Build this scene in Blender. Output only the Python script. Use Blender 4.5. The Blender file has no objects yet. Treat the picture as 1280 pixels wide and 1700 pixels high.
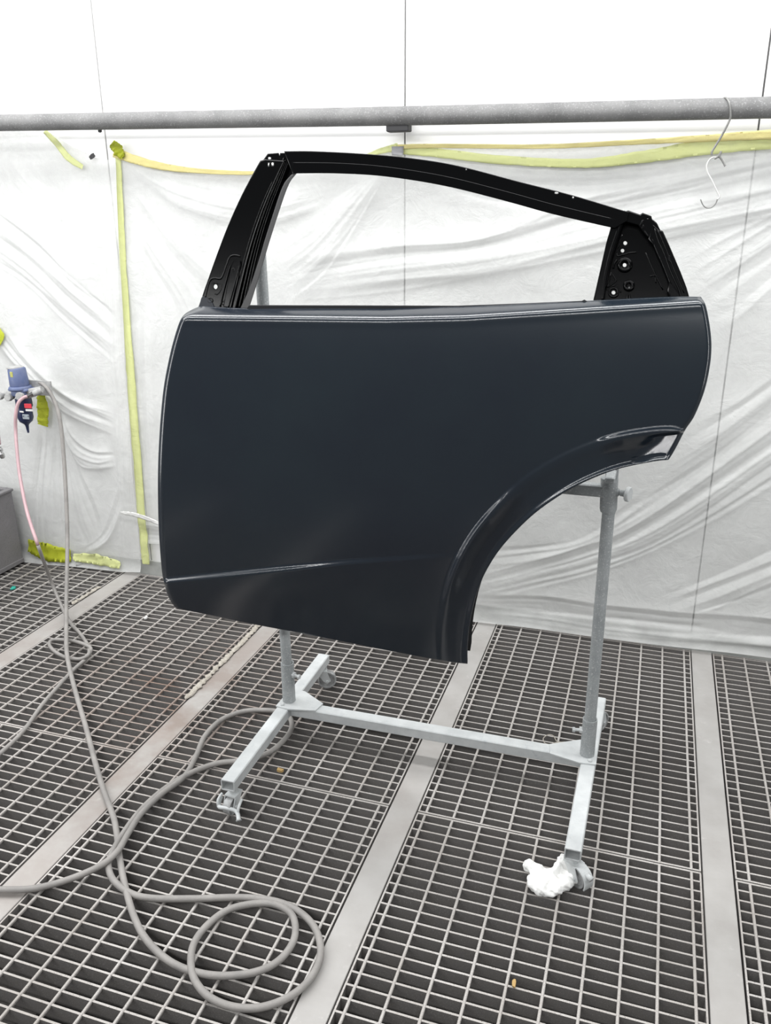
import bpy, math, random
import numpy as np
from mathutils import Vector, Matrix
random.seed(7)
RNG = np.random.default_rng(5)
C = bpy.context.scene.collection
PI = math.pi

# ------------------------------------------------------------------ camera, world, lights, exposure
F_PX, YAW, PITCH, ROLL = 1365.1, 0.31581, 0.34032, -0.00562
CAM = np.array([0.36768, -1.40667, 1.20280])
def cam_axes():
    cy, sy, cp, sp = math.cos(YAW), math.sin(YAW), math.cos(PITCH), math.sin(PITCH)
    fwd = np.array([-sy*cp, cy*cp, -sp]); r0 = np.array([cy, sy, 0.]); u0 = np.cross(r0, fwd)
    r = math.cos(ROLL)*r0 + math.sin(ROLL)*u0
    u = -math.sin(ROLL)*r0 + math.cos(ROLL)*u0
    return r, u, fwd
AX_R, AX_U, AX_F = cam_axes()
cd = bpy.data.cameras.new('camera'); cam = bpy.data.objects.new('camera', cd); C.objects.link(cam)
cd.sensor_fit = 'VERTICAL'; cd.sensor_height = 24.0; cd.lens = F_PX/1700*24.0
cd.clip_start = 0.01
M = Matrix.Identity(4)
for i in range(3):
    M[i][0] = AX_R[i]; M[i][1] = AX_U[i]; M[i][2] = -AX_F[i]; M[i][3] = CAM[i]
cam.matrix_world = M
bpy.context.scene.camera = cam

w = bpy.data.worlds.new('world'); bpy.context.scene.world = w; w.use_nodes = True
w.node_tree.nodes['Background'].inputs['Color'].default_value = (0.95, 0.98, 1.0, 1)
w.node_tree.nodes['Background'].inputs['Strength'].default_value = 0.24
def area(name, loc, target, sx, sy, power, col=(1, 1, 1)):
    l = bpy.data.lights.new(name, 'AREA'); l.shape = 'RECTANGLE'; l.size = sx; l.size_y = sy
    l.energy = power; l.color = col
    o = bpy.data.objects.new(name, l); C.objects.link(o); o.location = loc
    d = Vector(target)-Vector(loc)
    o.rotation_euler = d.to_track_quat('-Z', 'Y').to_euler()
    return o
area('booth_light_back', (-1.0, 0.42, 2.35), (-1.0, 0.50, 0), 5.4, 0.22, 54)
area('booth_light_middle', (-1.2, -0.35, 2.40), (-1.2, -0.10, 0), 5.0, 0.22, 46)
area('added_light_right', (2.05, 0.10, 1.3), (0.4, 0.15, 0.9), 0.2, 1.5, 9)  # unseen lamp, added to give the door's rear corner a highlight
area('added_light_left', (-2.7, -0.55, 1.1), (-.6, 0.1, 0.9), 0.3, 1.9, 15)  # unseen lamp, added so the door's left edge and arch ridge shine
area('added_light_front', (-0.8, -2.35, 2.15), (-0.5, 0.1, 0.6), 4.6, 0.13, 50)  # added lamp row behind the camera, for highlights on the door creases
vs = bpy.context.scene.view_settings
vs.view_transform = 'Standard'; vs.look = 'None'; vs.gamma = 1; vs.use_curve_mapping = False
vs.exposure = 0.14

# ------------------------------------------------------------------ helpers
def ray(px, py):
    px = np.asarray(px, float); py = np.asarray(py, float)
    return AX_F + (px[..., None]-640)/F_PX*AX_R + (850-py[..., None])/F_PX*AX_U
def at_y(px, py, Y):
    d = ray(px, py); t = (Y-CAM[1])/d[..., 1]
    return CAM + t[..., None]*d
def at_z(px, py, Z=0.0):
    d = ray(px, py); t = (Z-CAM[2])/d[..., 2]
    return CAM + t[..., None]*d
def at_lean(px, py, off=0., y0=0.08, z0=1.03, k=0.3):
    # plane y = y0 + off + k (z - z0)
    d = ray(px, py); off = np.asarray(off, float)
    t = (y0+off+k*(CAM[2]-z0)-CAM[1])/(d[..., 1]-k*d[..., 2])
    return CAM + t[..., None]*d

WLOC = {}
def link(name, me, mat=None, parent=None, smooth=True, centre=True, sharp=None):
    if mat is not None: me.materials.append(mat)
    n = len(me.vertices)
    co = np.empty(n*3); me.vertices.foreach_get('co', co); co = co.reshape(-1, 3)
    c = (co.min(0)+co.max(0))/2
    if parent is None: c = np.array([c[0], c[1], co[:, 2].min()])
    co -= c; me.vertices.foreach_set('co', co.ravel())
    if smooth:
        me.polygons.foreach_set('use_smooth', [True]*len(me.polygons))
        if sharp is not None: me.set_sharp_from_angle(angle=math.radians(sharp))
    me.update()
    o = bpy.data.objects.new(name, me); C.objects.link(o)
    WLOC[o] = Vector(c)
    if parent is not None:
        o.parent = parent; o.location = Vector(c)-WLOC[parent]
    else: o.location = Vector(c)
    return o
def obj(name, geo, mat, parent=None, smooth=False, sharp=None):
    v, f = geo
    me = bpy.data.meshes.new(name)
    me.from_pydata([tuple(map(float, p)) for p in v], [], [tuple(int(i) for i in q) for q in f]); me.validate()
    return link(name, me, mat, parent, smooth or sharp is not None, sharp=sharp)
def empty(name, loc, parent=None):
    o = bpy.data.objects.new(name, None); C.objects.link(o); o.empty_display_size = .05
    WLOC[o] = Vector(loc); o.location = Vector(loc)
    if parent is not None: o.parent = parent; o.location = Vector(loc)-WLOC[parent]
    return o
def tag(o, label, cat=None, group=None, kind=None):
    if label: o['label'] = label
    if cat: o['category'] = cat
    if group: o['group'] = group
    if kind: o['kind'] = kind
    return o
def struct(o, label=None): o['kind'] = 'structure'; return tag(o, label)

def join(*gs):
    V = []; Fs = []
    for v, f in gs:
        n = len(V); V += [tuple(p) for p in v]; Fs += [tuple(i+n for i in q) for q in f]
    return V, Fs
def box(c, s, rz=0, b=0.0):
    """box with optional chamfered vertical/horizontal edges (b)"""
    x, y, z = s[0]/2, s[1]/2, s[2]/2
    if b <= 0:
        v = [(i*x, j*y, k*z) for i in (-1, 1) for j in (-1, 1) for k in (-1, 1)]
        f = [(0, 1, 3, 2), (4, 6, 7, 5), (0, 4, 5, 1), (2, 3, 7, 6), (0, 2, 6, 4), (1, 5, 7, 3)]
    else:
        def ring(hx, hy, zz): return [(hx-b, -hy, zz), (hx, -hy+b, zz), (hx, hy-b, zz), (hx-b, hy, zz), (-hx+b, hy, zz), (-hx, hy-b, zz), (-hx, -hy+b, zz), (-hx+b, -hy, zz)]
        v = ring(x-b, y-b, -z)+ring(x, y, -z+b)+ring(x, y, z-b)+ring(x-b, y-b, z)
        f = [tuple(range(7, -1, -1)), tuple(range(24, 32))]
        for r in range(3):
            for i in range(8): f.append((r*8+i, r*8+(i+1) % 8, r*8+8+(i+1) % 8, r*8+8+i))
    cc, ss = math.cos(rz), math.sin(rz)
    return [(c[0]+p[0]*cc-p[1]*ss, c[1]+p[0]*ss+p[1]*cc, c[2]+p[2]) for p in v], f
def smooth_path(P, n=8):
    P = [np.array(p, float) for p in P]; out = []
    for i in range(len(P)-1):
        p0 = P[max(i-1, 0)]; p1 = P[i]; p2 = P[i+1]; p3 = P[min(i+2, len(P)-1)]
        for k in range(n):
            t = k/n
            out.append(.5*((2*p1)+(-p0+p2)*t+(2*p0-5*p1+4*p2-p3)*t*t+(-p0+3*p1-3*p2+p3)*t**3))
    out.append(P[-1]); return out
def tube(P, r, seg=10, cap=True, hollow=0):
    """sweep a circle (or list of radii) along points"""
    P = [np.array(p, float) for p in P]; n = len(P)
    R = r if hasattr(r, '__len__') else [r]*n
    T = []
    for i in range(n):
        t = P[min(i+1, n-1)]-P[max(i-1, 0)]; T.append(t/(np.linalg.norm(t)+1e-12))
    a = np.array([0, 0, 1.]) if abs(T[0][2]) < .9 else np.array([1., 0, 0])
    N = np.cross(T[0], a); N /= np.linalg.norm(N)
    V = []; Fs = []
    for i in range(n):
        N = N-T[i]*(N@T[i]); N /= np.linalg.norm(N); B = np.cross(T[i], N)
        for k in range(seg):
            an = 2*PI*k/seg; V.append(P[i]+R[i]*(math.cos(an)*N+math.sin(an)*B))
    for i in range(n-1):
        for k in range(seg):
            Fs.append((i*seg+k, i*seg+(k+1) % seg, (i+1)*seg+(k+1) % seg, (i+1)*seg+k))
    if hollow:
        # inner wall at the two ends
        m = len(V)
        for i in (0, n-1):
            s = 1 if i == 0 else -1
            for rr, dd in ((R[i]-hollow, 0), (R[i]-hollow, min(.04, np.linalg.norm(P[-1]-P[0])*.45))):
                for k in range(seg):
                    base = V[i*seg+k]-P[i]; V.append(P[i]+base/R[i]*rr+T[i]*dd*s)
        for e, i in enumerate((0, n-1)):
            a0 = m+e*2*seg
            for k in range(seg):
                k2 = (k+1) % seg
                Fs.append((i*seg+k2, i*seg+k, a0+k, a0+k2)); Fs.append((a0+k2, a0+k, a0+seg+k, a0+seg+k2))
            Fs.append(tuple(a0+seg+k for k in range(seg)))
    elif cap:
        Fs.append(tuple(range(seg-1, -1, -1))); Fs.append(tuple((n-1)*seg+k for k in range(seg)))
    return V, Fs
def lathe(prof, origin, axis=(0, 0, 1), seg=24):
    """prof: (radius, height) along axis"""
    A = Vector(axis).normalized(); q = Vector((0, 0, 1)).rotation_difference(A)
    V = []; Fs = []; n = len(prof)
    for r, h in prof:
        for k in range(seg):
            an = 2*PI*k/seg; p = q @ Vector((r*math.cos(an), r*math.sin(an), h)); V.append((p.x+origin[0], p.y+origin[1], p.z+origin[2]))
    for i in range(n-1):
        for k in range(seg): Fs.append((i*seg+k, i*seg+(k+1) % seg, (i+1)*seg+(k+1) % seg, (i+1)*seg+k))
    Fs.append(tuple(range(seg-1, -1, -1))); Fs.append(tuple((n-1)*seg+k for k in range(seg)))
    return V, Fs
def prism(poly, z0, z1):
    n = len(poly)
    V = [(p[0], p[1], z0) for p in poly]+[(p[0], p[1], z1) for p in poly]
    Fs = [tuple(range(n-1, -1, -1)), tuple(range(n, 2*n))]+[(i, (i+1) % n, n+(i+1) % n, n+i) for i in range(n)]
    return V, Fs
def square_tube(p0, p1, wdt, hgt, wall=.0025):
    """open-ended rectangular tube between p0,p1 (centre line, horizontal)"""
    p0 = np.array(p0, float); p1 = np.array(p1, float); t = (p1-p0)/np.linalg.norm(p1-p0)
    s = np.cross(t, [0, 0, 1.]); s /= np.linalg.norm(s); u = np.array([0, 0, 1.])
    def ring(p, hw, hh, c):
        q = [(hw-c, -hh), (hw, -hh+c), (hw, hh-c), (hw-c, hh), (-hw+c, hh), (-hw, hh-c), (-hw, -hh+c), (-hw+c, -hh)]
        return [p+s*a+u*b for a, b in q]
    V = []; c = .002
    V += ring(p0+t*.045, wdt/2-wall, hgt/2-wall, c/2)+ring(p0, wdt/2-wall, hgt/2-wall, c/2)+ring(p0, wdt/2, hgt/2, c)
    V += ring(p1, wdt/2, hgt/2, c)+ring(p1, wdt/2-wall, hgt/2-wall, c/2)+ring(p1-t*.045, wdt/2-wall, hgt/2-wall, c/2)
    Fs = []
    for r in range(5):
        for i in range(8): Fs.append((r*8+i, r*8+(i+1) % 8, r*8+8+(i+1) % 8, r*8+8+i))
    Fs.append(tuple(range(7, -1, -1))); Fs.append(tuple(range(40, 48)))
    return V, Fs

# ------------------------------------------------------------------ materials
def mat(name, col, rough=.5, metal=0, spec=.5, var=None, vs_=8, bump=0, bs=60, coat=0, coat_r=.1, speck=None, speck_scale=400, detail=5, grime=None, stain=None):
    m = bpy.data.materials.new(name); m.use_nodes = True; nt = m.node_tree; N = nt.nodes; L = nt.links
    b = N['Principled BSDF']; b.inputs['Roughness'].default_value = rough; b.inputs['Metallic'].default_value = metal
    b.inputs['Specular IOR Level'].default_value = spec; b.inputs['Base Color'].default_value = (*col, 1)
    if coat: b.inputs['Coat Weight'].default_value = coat; b.inputs['Coat Roughness'].default_value = coat_r
    tc = N.new('ShaderNodeNewGeometry')
    src = None
    def noise(scale, det=detail, rgh=.6):
        n = N.new('ShaderNodeTexNoise'); n.inputs['Scale'].default_value = scale; n.inputs['Detail'].default_value = det
        n.inputs['Roughness'].default_value = rgh; L.new(tc.outputs['Position'], n.inputs['Vector']); return n
    def mix(a, bcol, fac):
        x = N.new('ShaderNodeMix'); x.data_type = 'RGBA'
        if hasattr(a, 'is_output'): L.new(a, x.inputs[6])
        else: x.inputs[6].default_value = (*a, 1)
        x.inputs[7].default_value = (*bcol, 1); L.new(fac, x.inputs[0]); return x.outputs[2]
    def ramp(inp, lo, hi):
        r = N.new('ShaderNodeMapRange'); r.inputs[1].default_value = lo; r.inputs[2].default_value = hi; L.new(inp, r.inputs[0]); return r.outputs[0]
    src = col
    if var is not None: src = mix(src, var, ramp(noise(vs_).outputs[0], .35, .68))
    if grime is not None:
        gc, gs, lo, hi = grime; src = mix(src, gc, ramp(noise(gs, 8, .7).outputs[0], lo, hi))
    if stain is not None:                                # rusty patch with a soft ragged edge at one place on the floor
        sc_, ctr, r0, r1 = stain; dn = N.new('ShaderNodeVectorMath'); dn.operation = 'DISTANCE'; dn.inputs[1].default_value = ctr
        L.new(tc.outputs['Position'], dn.inputs[0]); mu = N.new('ShaderNodeMath'); mu.operation = 'MULTIPLY'
        L.new(ramp(dn.outputs['Value'], r1, r0), mu.inputs[0]); L.new(ramp(noise(6).outputs[0], .35, .6), mu.inputs[1]); src = mix(src, sc_, mu.outputs[0])
    if speck is not None: src = mix(src, speck, ramp(noise(speck_scale, 2).outputs[0], .56, .72))
    if hasattr(src, 'is_output'): L.new(src, b.inputs['Base Color'])
    if bump:
        bn = N.new('ShaderNodeBump'); bn.inputs['Strength'].default_value = bump; bn.inputs['Distance'].default_value = .002
        L.new(noise(bs).outputs[0], bn.inputs['Height']); L.new(bn.outputs[0], b.inputs['Normal'])
    return m
M_wall = mat('booth_wall_white', (.80, .80, .79), .35, var=(.72, .72, .72), vs_=2.2, grime=((.55, .54, .53), 30, .72, .86))
M_seam = mat('wall_seam', (.22, .22, .22), .6)
M_plinth = mat('plinth_grey', (.42, .43, .41), .7, var=(.30, .31, .30), vs_=14)
M_pit = mat('pit_floor', (.035, .033, .032), .95, var=(.02, .019, .018), vs_=12)
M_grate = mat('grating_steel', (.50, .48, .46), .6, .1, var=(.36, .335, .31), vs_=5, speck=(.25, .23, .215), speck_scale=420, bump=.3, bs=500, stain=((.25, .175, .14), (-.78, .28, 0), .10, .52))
M_side = mat('grating_side_dust_shade', (.17, .162, .157), .9, 0, .2, var=(.17, .16, .15), vs_=40, speck=(.26, .25, .24), speck_scale=500, bump=.4, bs=600)  # flank dust, with shade between the bars painted into the colour
M_strip = mat('support_strip', (.43, .42, .405), .5, .10, var=(.36, .345, .33), vs_=9, stain=((.27, .225, .20), (-.85, .15, 0), .15, .95), grime=((.62, .61, .59), 16, .62, .8), bump=.12, bs=80)
M_pipe = mat('dusty_pipe', (.21, .21, .208), .75, 0, var=(.15, .15, .15), vs_=14, speck=(.30, .30, .30), speck_scale=260, bump=.3, bs=260)
M_stand = mat('stand_paint', (.57, .59, .59), .55, 0, var=(.47, .49, .495), vs_=24, grime=((.36, .39, .41), 42, .60, .78), bump=.2, bs=120)
M_pole = mat('pole_paint', (.36, .38, .385), .6, 0, var=(.28, .30, .305), vs_=26, speck=(.55, .56, .56), speck_scale=300, bump=.2, bs=160)
M_wheel = mat('caster_wheel', (.42, .43, .43), .6, 0, var=(.22, .22, .22), vs_=60)
M_black = mat('black_ecoat', (.0014, .0015, .0018), .16, 0, .14, bump=.02, bs=40)
M_black_satin = mat('black_satin', (.022, .022, .023), .45, 0, .5)
M_black_edge = mat('belt_black', (.012, .013, .015), .4, 0, .4)
M_door = mat('navy_primer', (.0050, .0092, .0170), .19, 0, .75, var=(.0080, .0150, .0220), vs_=2.4, bump=.03, bs=300)
M_foot = mat('foot_primer', (.006, .009, .015), .4, 0, .3)
M_door_in = mat('inner_shell', (.010, .011, .013), .4)
M_hose = mat('grey_hose', (.30, .285, .27), .6, 0, var=(.23, .22, .21), vs_=25, bump=.25, bs=300)
M_pink = mat('pink_hose', (.50, .33, .35), .45, var=(.42, .28, .30), vs_=30)
M_blue = mat('regulator_blue', (.10, .135, .27), .5, var=(.16, .19, .31), vs_=30)
M_bluedk = mat('bowl_blue', (.020, .028, .075), .3)
M_dust = mat('dusty_grey', (.40, .40, .39), .8, var=(.28, .28, .28), vs_=60)
M_chrome = mat('chrome', (.62, .62, .62), .25, 1, var=(.3, .3, .3), vs_=60)
M_red = mat('red_label', (.72, .045, .07), .5)
M_white = mat('white_label', (.72, .72, .70), .5)
M_yel = mat('yellow_label', (.42, .42, .12), .6)
M_box = mat('bin_steel', (.17, .165, .17), .7, 0, var=(.21, .20, .21), vs_=10, speck=(.12, .12, .12), speck_scale=300)
M_cloth = mat('white_cloth', (.90, .90, .88), .9, bump=.4, bs=700)
M_debris = mat('paint_flake', (.46, .43, .38), .9, var=(.36, .33, .28), vs_=70, bump=1, bs=300)
M_orange = mat('orange_scrap', (.45, .30, .12), .8)
M_green = mat('green_scrap', (.02, .35, .27), .6)
M_wire = mat('hook_wire', (.16, .16, .155), .5, .3, var=(.30, .30, .29), vs_=40)
M_wire2 = mat('bright_hook_wire', (.66, .66, .65), .4, .2)
M_clip = mat('clip_grey', (.055, .055, .058), .7)
M_duct = mat('duct_tape', (.36, .36, .37), .6)
def film(name, col, alpha, rough=.32, spec=.5):
    m = bpy.data.materials.new(name); m.use_nodes = True; nt = m.node_tree; N = nt.nodes; L = nt.links
    b = N['Principled BSDF']; out = N['Material Output']
    b.inputs['Base Color'].default_value = (*col, 1); b.inputs['Roughness'].default_value = rough; b.inputs['Specular IOR Level'].default_value = spec
    g = N.new('ShaderNodeNewGeometry')
    n = N.new('ShaderNodeTexNoise'); n.inputs['Scale'].default_value = 14; n.inputs['Detail'].default_value = 9; n.inputs['Roughness'].default_value = .65
    n.inputs['Distortion'].default_value = .6
    L.new(g.outputs['Position'], n.inputs['Vector'])
    bp = N.new('ShaderNodeBump'); bp.inputs['Strength'].default_value = .55; bp.inputs['Distance'].default_value = .010
    L.new(n.outputs[0], bp.inputs['Height']); L.new(bp.outputs[0], b.inputs['Normal'])
    n2 = N.new('ShaderNodeTexNoise'); n2.inputs['Scale'].default_value = 9; n2.inputs['Detail'].default_value = 6
    L.new(g.outputs['Position'], n2.inputs['Vector'])
    r = N.new('ShaderNodeMapRange'); r.inputs[1].default_value = .3; r.inputs[2].default_value = .7
    r.inputs[3].default_value = alpha-.12; r.inputs[4].default_value = alpha+.12; L.new(n2.outputs[0], r.inputs[0])
    tr = N.new('ShaderNodeBsdfTransparent'); mx = N.new('ShaderNodeMixShader')
    L.new(r.outputs[0], mx.inputs[0]); L.new(tr.outputs[0], mx.inputs[1]); L.new(b.outputs[0], mx.inputs[2]); L.new(mx.outputs[0], out.inputs[0])
    return m
M_film = film('masking_film', (.74, .75, .735), .52, .27, .6)
M_tape = film('masking_tape', (.74, .78, .36), .70, .6, .3)
M_tape2 = film('masking_tape_bright', (.85, .76, .34), .85, .6, .3)
M_tape3 = film('masking_tape_olive', (.42, .46, .03), .9, .6, .3)

# ------------------------------------------------------------------ structure
WY = 0.932
# pit floor under the gratings
struct(obj('floor', box((-.55, -.2, -.34), (4.2, 2.5, .04)), M_pit), 'dark dusty pit floor under the steel gratings')
wall = struct(obj('wall_back', box((-.55, WY+.035, 1.05), (4.2, .05, 2.86)), M_seam))
seams = [-2.18, -1.284, -.335, .5505, 1.46]
for a, b in zip(seams[:-1], seams[1:]):
    obj('wall_panel', box(((a+b)/2, WY+.004, 1.24), (b-a-.0042, .012, 2.40), b=.0012), M_wall, wall)
struct(obj('baseboard_back', box((-.55, WY+.0035, .018), (4.2, .014, .075), b=.003), M_plinth))
# steel support strips between the gratings
strips = [(-2.06, -2.00), (-1.394, -1.3295), (-.7294, -.6715), (-.0841, -.0262), (.5567, .6123), (1.21, 1.265)]
for i, (a, b) in enumerate(strips):
    s = struct(obj('trim_%d' % (i+1), join(box(((a+b)/2, -.215, -.006), (b-a, 2.29, .008), b=.001), box(((a+b)/2, -.215, -.16), (.012, 2.29, .30))), M_strip), 'pale flat steel strip between floor gratings')

# gratings
PB, PR = .0436*.6, .06
bar_cache = {}
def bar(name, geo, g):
    o = obj(name, geo, M_grate, g); o.data.materials.append(M_side)      # worn top; dusty flanks coloured darker to paint in their shade
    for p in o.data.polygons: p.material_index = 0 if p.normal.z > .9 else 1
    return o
def grating(x0, x1, y0, y1, where, rods_from_left=True, nbars=None, first_y=None):
    g = empty('floor_grating', ((x0+x1)/2, (y0+y1)/2, 0))
    tag(g, where, 'grating', 'steel floor gratings')
    wd = x1-x0-.008
    ys = []; y = first_y
    while y0+.004 < y < y1-.003: ys.append(y); y += PB if first_y < (y0+y1)/2 else -PB
    key = round(wd, 4)
    bm = None
    for yy in ys:
        if key in bar_cache:
            o = bar_cache[key].copy(); C.objects.link(o); o.parent = g
            o.location = Vector(((x0+x1)/2, yy, WLOC[bar_cache[key]].z))-WLOC[g]
        else:
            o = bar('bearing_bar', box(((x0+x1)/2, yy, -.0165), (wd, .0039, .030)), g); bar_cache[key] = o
    ln = y1-y0-.006
    # cross rods run over the bars, nearly flush with their tops
    n = int((wd-.02)/PR)+1
    xs = [(x0+x1)/2+(i-(n-1)/2)*PR for i in range(n)]
    kk = ('r', round(ln, 3))
    for xx in xs:
        if kk in bar_cache:
            o = bar_cache[kk].copy(); C.objects.link(o); o.parent = g; o.location = Vector((xx, (y0+y1)/2, WLOC[bar_cache[kk]].z))-WLOC[g]
        else:
            o = obj('cross_rod', box((xx, (y0+y1)/2, -.0029), (.0051, ln, .0060), b=.0012), M_grate, g); bar_cache[kk] = o
    for sx in (x0+.004, x1-.004):
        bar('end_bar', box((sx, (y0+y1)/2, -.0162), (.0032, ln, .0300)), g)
    for sy in (y0+.0035, y1-.0035):
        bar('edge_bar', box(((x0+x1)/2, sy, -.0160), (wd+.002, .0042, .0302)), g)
    return g
bays = ['far left bay by the grey bin', 'second bay from the left', 'middle left bay under the stand', 'middle right bay under the stand', 'rightmost bay']
for i in range(5):
    a, b = strips[i][1], strips[i+1][0]
    bay = bays[i]
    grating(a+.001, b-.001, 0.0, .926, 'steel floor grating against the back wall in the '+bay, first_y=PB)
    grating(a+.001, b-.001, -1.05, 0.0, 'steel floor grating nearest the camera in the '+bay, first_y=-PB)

# ------------------------------------------------------------------ plastic film on the wall
def poly_dist(X, Z, P):
    """distance and arc parameter from grid to polyline"""
    P = np.array(P); best = np.full(X.shape, 1e9); par = np.zeros(X.shape); sgn = np.zeros(X.shape)
    seg = np.linalg.norm(P[1:]-P[:-1], axis=1); tot = seg.sum(); acc = 0
    for i in range(len(P)-1):
        ax, az = P[i]; dx, dz = P[i+1]-P[i]; l2 = dx*dx+dz*dz+1e-12
        t = np.clip(((X-ax)*dx+(Z-az)*dz)/l2, 0, 1)
        d = np.hypot(X-ax-t*dx, Z-az-t*dz); m = d < best
        s = np.sign((X-ax)*dz-(Z-az)*dx)
        best = np.where(m, d, best); par = np.where(m, (acc+t*seg[i])/tot, par); sgn = np.where(m, s, sgn); acc += seg[i]
    return best, par, sgn
def wallpts(pts):
    p = at_y(np.array([q[0] for q in pts]), np.array([q[1] for q in pts]), WY-.03); return p[:, [0, 2]]
def fam(A, B, n, amp, wd, jit=.004):
    """family of folds interpolated between two pixel guide lines"""
    if A[-1][0] >= 1280:                          # folds run on past the picture edge
        A, B = [L_+[(L_[-1][0]+260, L_[-1][1]+260*(L_[-1][1]-L_[-2][1])/(L_[-1][0]-L_[-2][0]))] for L_ in (A, B)]
    a = wallpts(A); b = wallpts(B); out = []
    n = int(n*1.7)
    for i in range(n):
        t = (i+.5)/n if n > 1 else .5; t = t+RNG.uniform(-.25, .25)/n
        P = a*(1-t)+b*t+RNG.normal(0, jit, a.shape)
        P = np.array([q for q in smooth_path([(p[0], p[1], 0) for p in P], 5)])[:, :2]
        s = RNG.uniform(.5, 1.2); out.append((P, .50*amp*s*RNG.choice([1, 1, -1]), wd*RNG.uniform(.4, 1.25)))
    return out
FB = []
FB += fam([(200, 262), (300, 300), (430, 318), (560, 300)], [(205, 275), (300, 345), (430, 375), (560, 330)], 5, .010, .014)
FB += fam([(215, 300), (260, 360), (330, 430), (400, 470)], [(215, 380), (250, 450), (290, 520), (300, 600)], 5, .006, .016)
FB += fam([(640, 262), (560, 330), (500, 380), (450, 410)], [(650, 270), (590, 380), (540, 460), (480, 505)], 6, .008, .014)
FB += fam([(470, 430), (640, 400), (800, 385), (1000, 320), (1280, 258)], [(470, 500), (640, 480), (800, 460), (1000, 420), (1280, 360)], 11, .009, .014)
FB += fam([(670, 262), (800, 290), (960, 300), (1100, 285), (1300, 245)], [(680, 285), (800, 330), (960, 340), (1100, 320), (1300, 275)], 5, .010, .013)
FB += fam([(1130, 440), (1200, 400), (1300, 340)], [(1190, 560), (1240, 520), (1300, 470)], 5, .008, .016)
FB += fam([(1150, 700), (1220, 670), (1300, 610)], [(1000, 900), (1150, 800), (1300, 690)], 5, .008, .014)
FB += fam([(780, 960), (950, 915), (1060, 870), (1300, 700)], [(790, 1000), (980, 960), (1130, 900), (1300, 800)], 7, .010, .013)
FB += fam([(790, 900), (860, 905), (960, 890), (1080, 800)], [(800, 940), (880, 930), (980, 905), (1100, 840)], 4, .007, .012)
FB += fam([(780, 985), (900, 990), (1050, 1010), (1300, 1030)], [(780, 1022), (900, 1040), (1050, 1055), (1300, 1080)], 6, .010, .010, .006)
FB += fam([(1090, 990), (1170, 960), (1300, 900)], [(1110, 1040), (1200, 1020), (1300, 985)], 4, .016, .014, .006)
FB += fam([(205, 860), (240, 868), (300, 880)], [(205, 905), (240, 900), (300, 905)], 3, .008, .010)
FB += fam([(215, 500), (225, 700), (245, 850)], [(250, 500), (255, 700), (262, 850)], 3, .006, .012)
FB += fam([(300, 600), (420, 700), (700, 800)], [(300, 900), (420, 900), (700, 900)], 5, .008, .02)
FA = []
FA += fam([(-30, 330), (60, 400), (130, 465), (195, 515)], [(-30, 430), (50, 480), (110, 540), (192, 610)], 9, .011, .011)
FA += fam([(10, 545), (60, 610), (120, 655), (190, 690)], [(-20, 560), (60, 640), (110, 690), (190, 728)], 6, .014, .011)
FA += fam([(95, 665), (120, 720), (150, 745), (188, 750)], [(100, 700), (130, 770), (160, 785), (190, 778)], 4, .016, .011)
FA += fam([(105, 700), (130, 780), (155, 830), (170, 880)], [(102, 740), (115, 820), (125, 880), (140, 915)], 4, .010, .010)
FA += fam([(62, 700), (52, 780), (45, 860), (50, 900)], [(100, 700), (104, 780), (106, 860), (105, 905)], 7, .010, .008)
FA += fam([(200, 790), (185, 850), (160, 890), (120, 915)], [(200, 850), (190, 880), (180, 900), (150, 925)], 3, .010, .009)
FA += fam([(15, 240), (60, 300), (120, 330)], [(0, 300), (50, 340), (140, 400)], 3, .005, .02)
FA += fam([(170, 280), (176, 500), (190, 700), (203, 930)], [(195, 280), (203, 500), (215, 700), (225, 900)], 3, .010, .010)
def relief(X, Z, folds, seed, base):
    Y = np.full(X.shape, base)
    for P, amp, wd in folds:
        x0, z0 = P.min(0)-.09; x1, z1 = P.max(0)+.09
        m = (X > x0) & (X < x1) & (Z > z0) & (Z < z1)
        if not m.any(): continue
        d, t, s = poly_dist(X[m], Z[m], P)
        tap = np.clip(np.minimum(t, 1-t)*5, 0, 1)
        side = np.where(s > 0, 1.0, 2.1)       # steep on one side, soft on the other
        Y[m] -= amp*tap*np.exp(-(d/(wd*side)))
    r = np.random.default_rng(seed)
    for k in range(26):                          # slow buckling of the film
        th = r.uniform(0, PI); fr = r.uniform(4, 30); ph = r.uniform(0, 6.28)
        Y += (.011/fr)*np.sin((X*math.cos(th)+Z*math.sin(th))*fr+ph+1.3*np.sin(X*5+Z*3+ph))
    return Y
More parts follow.
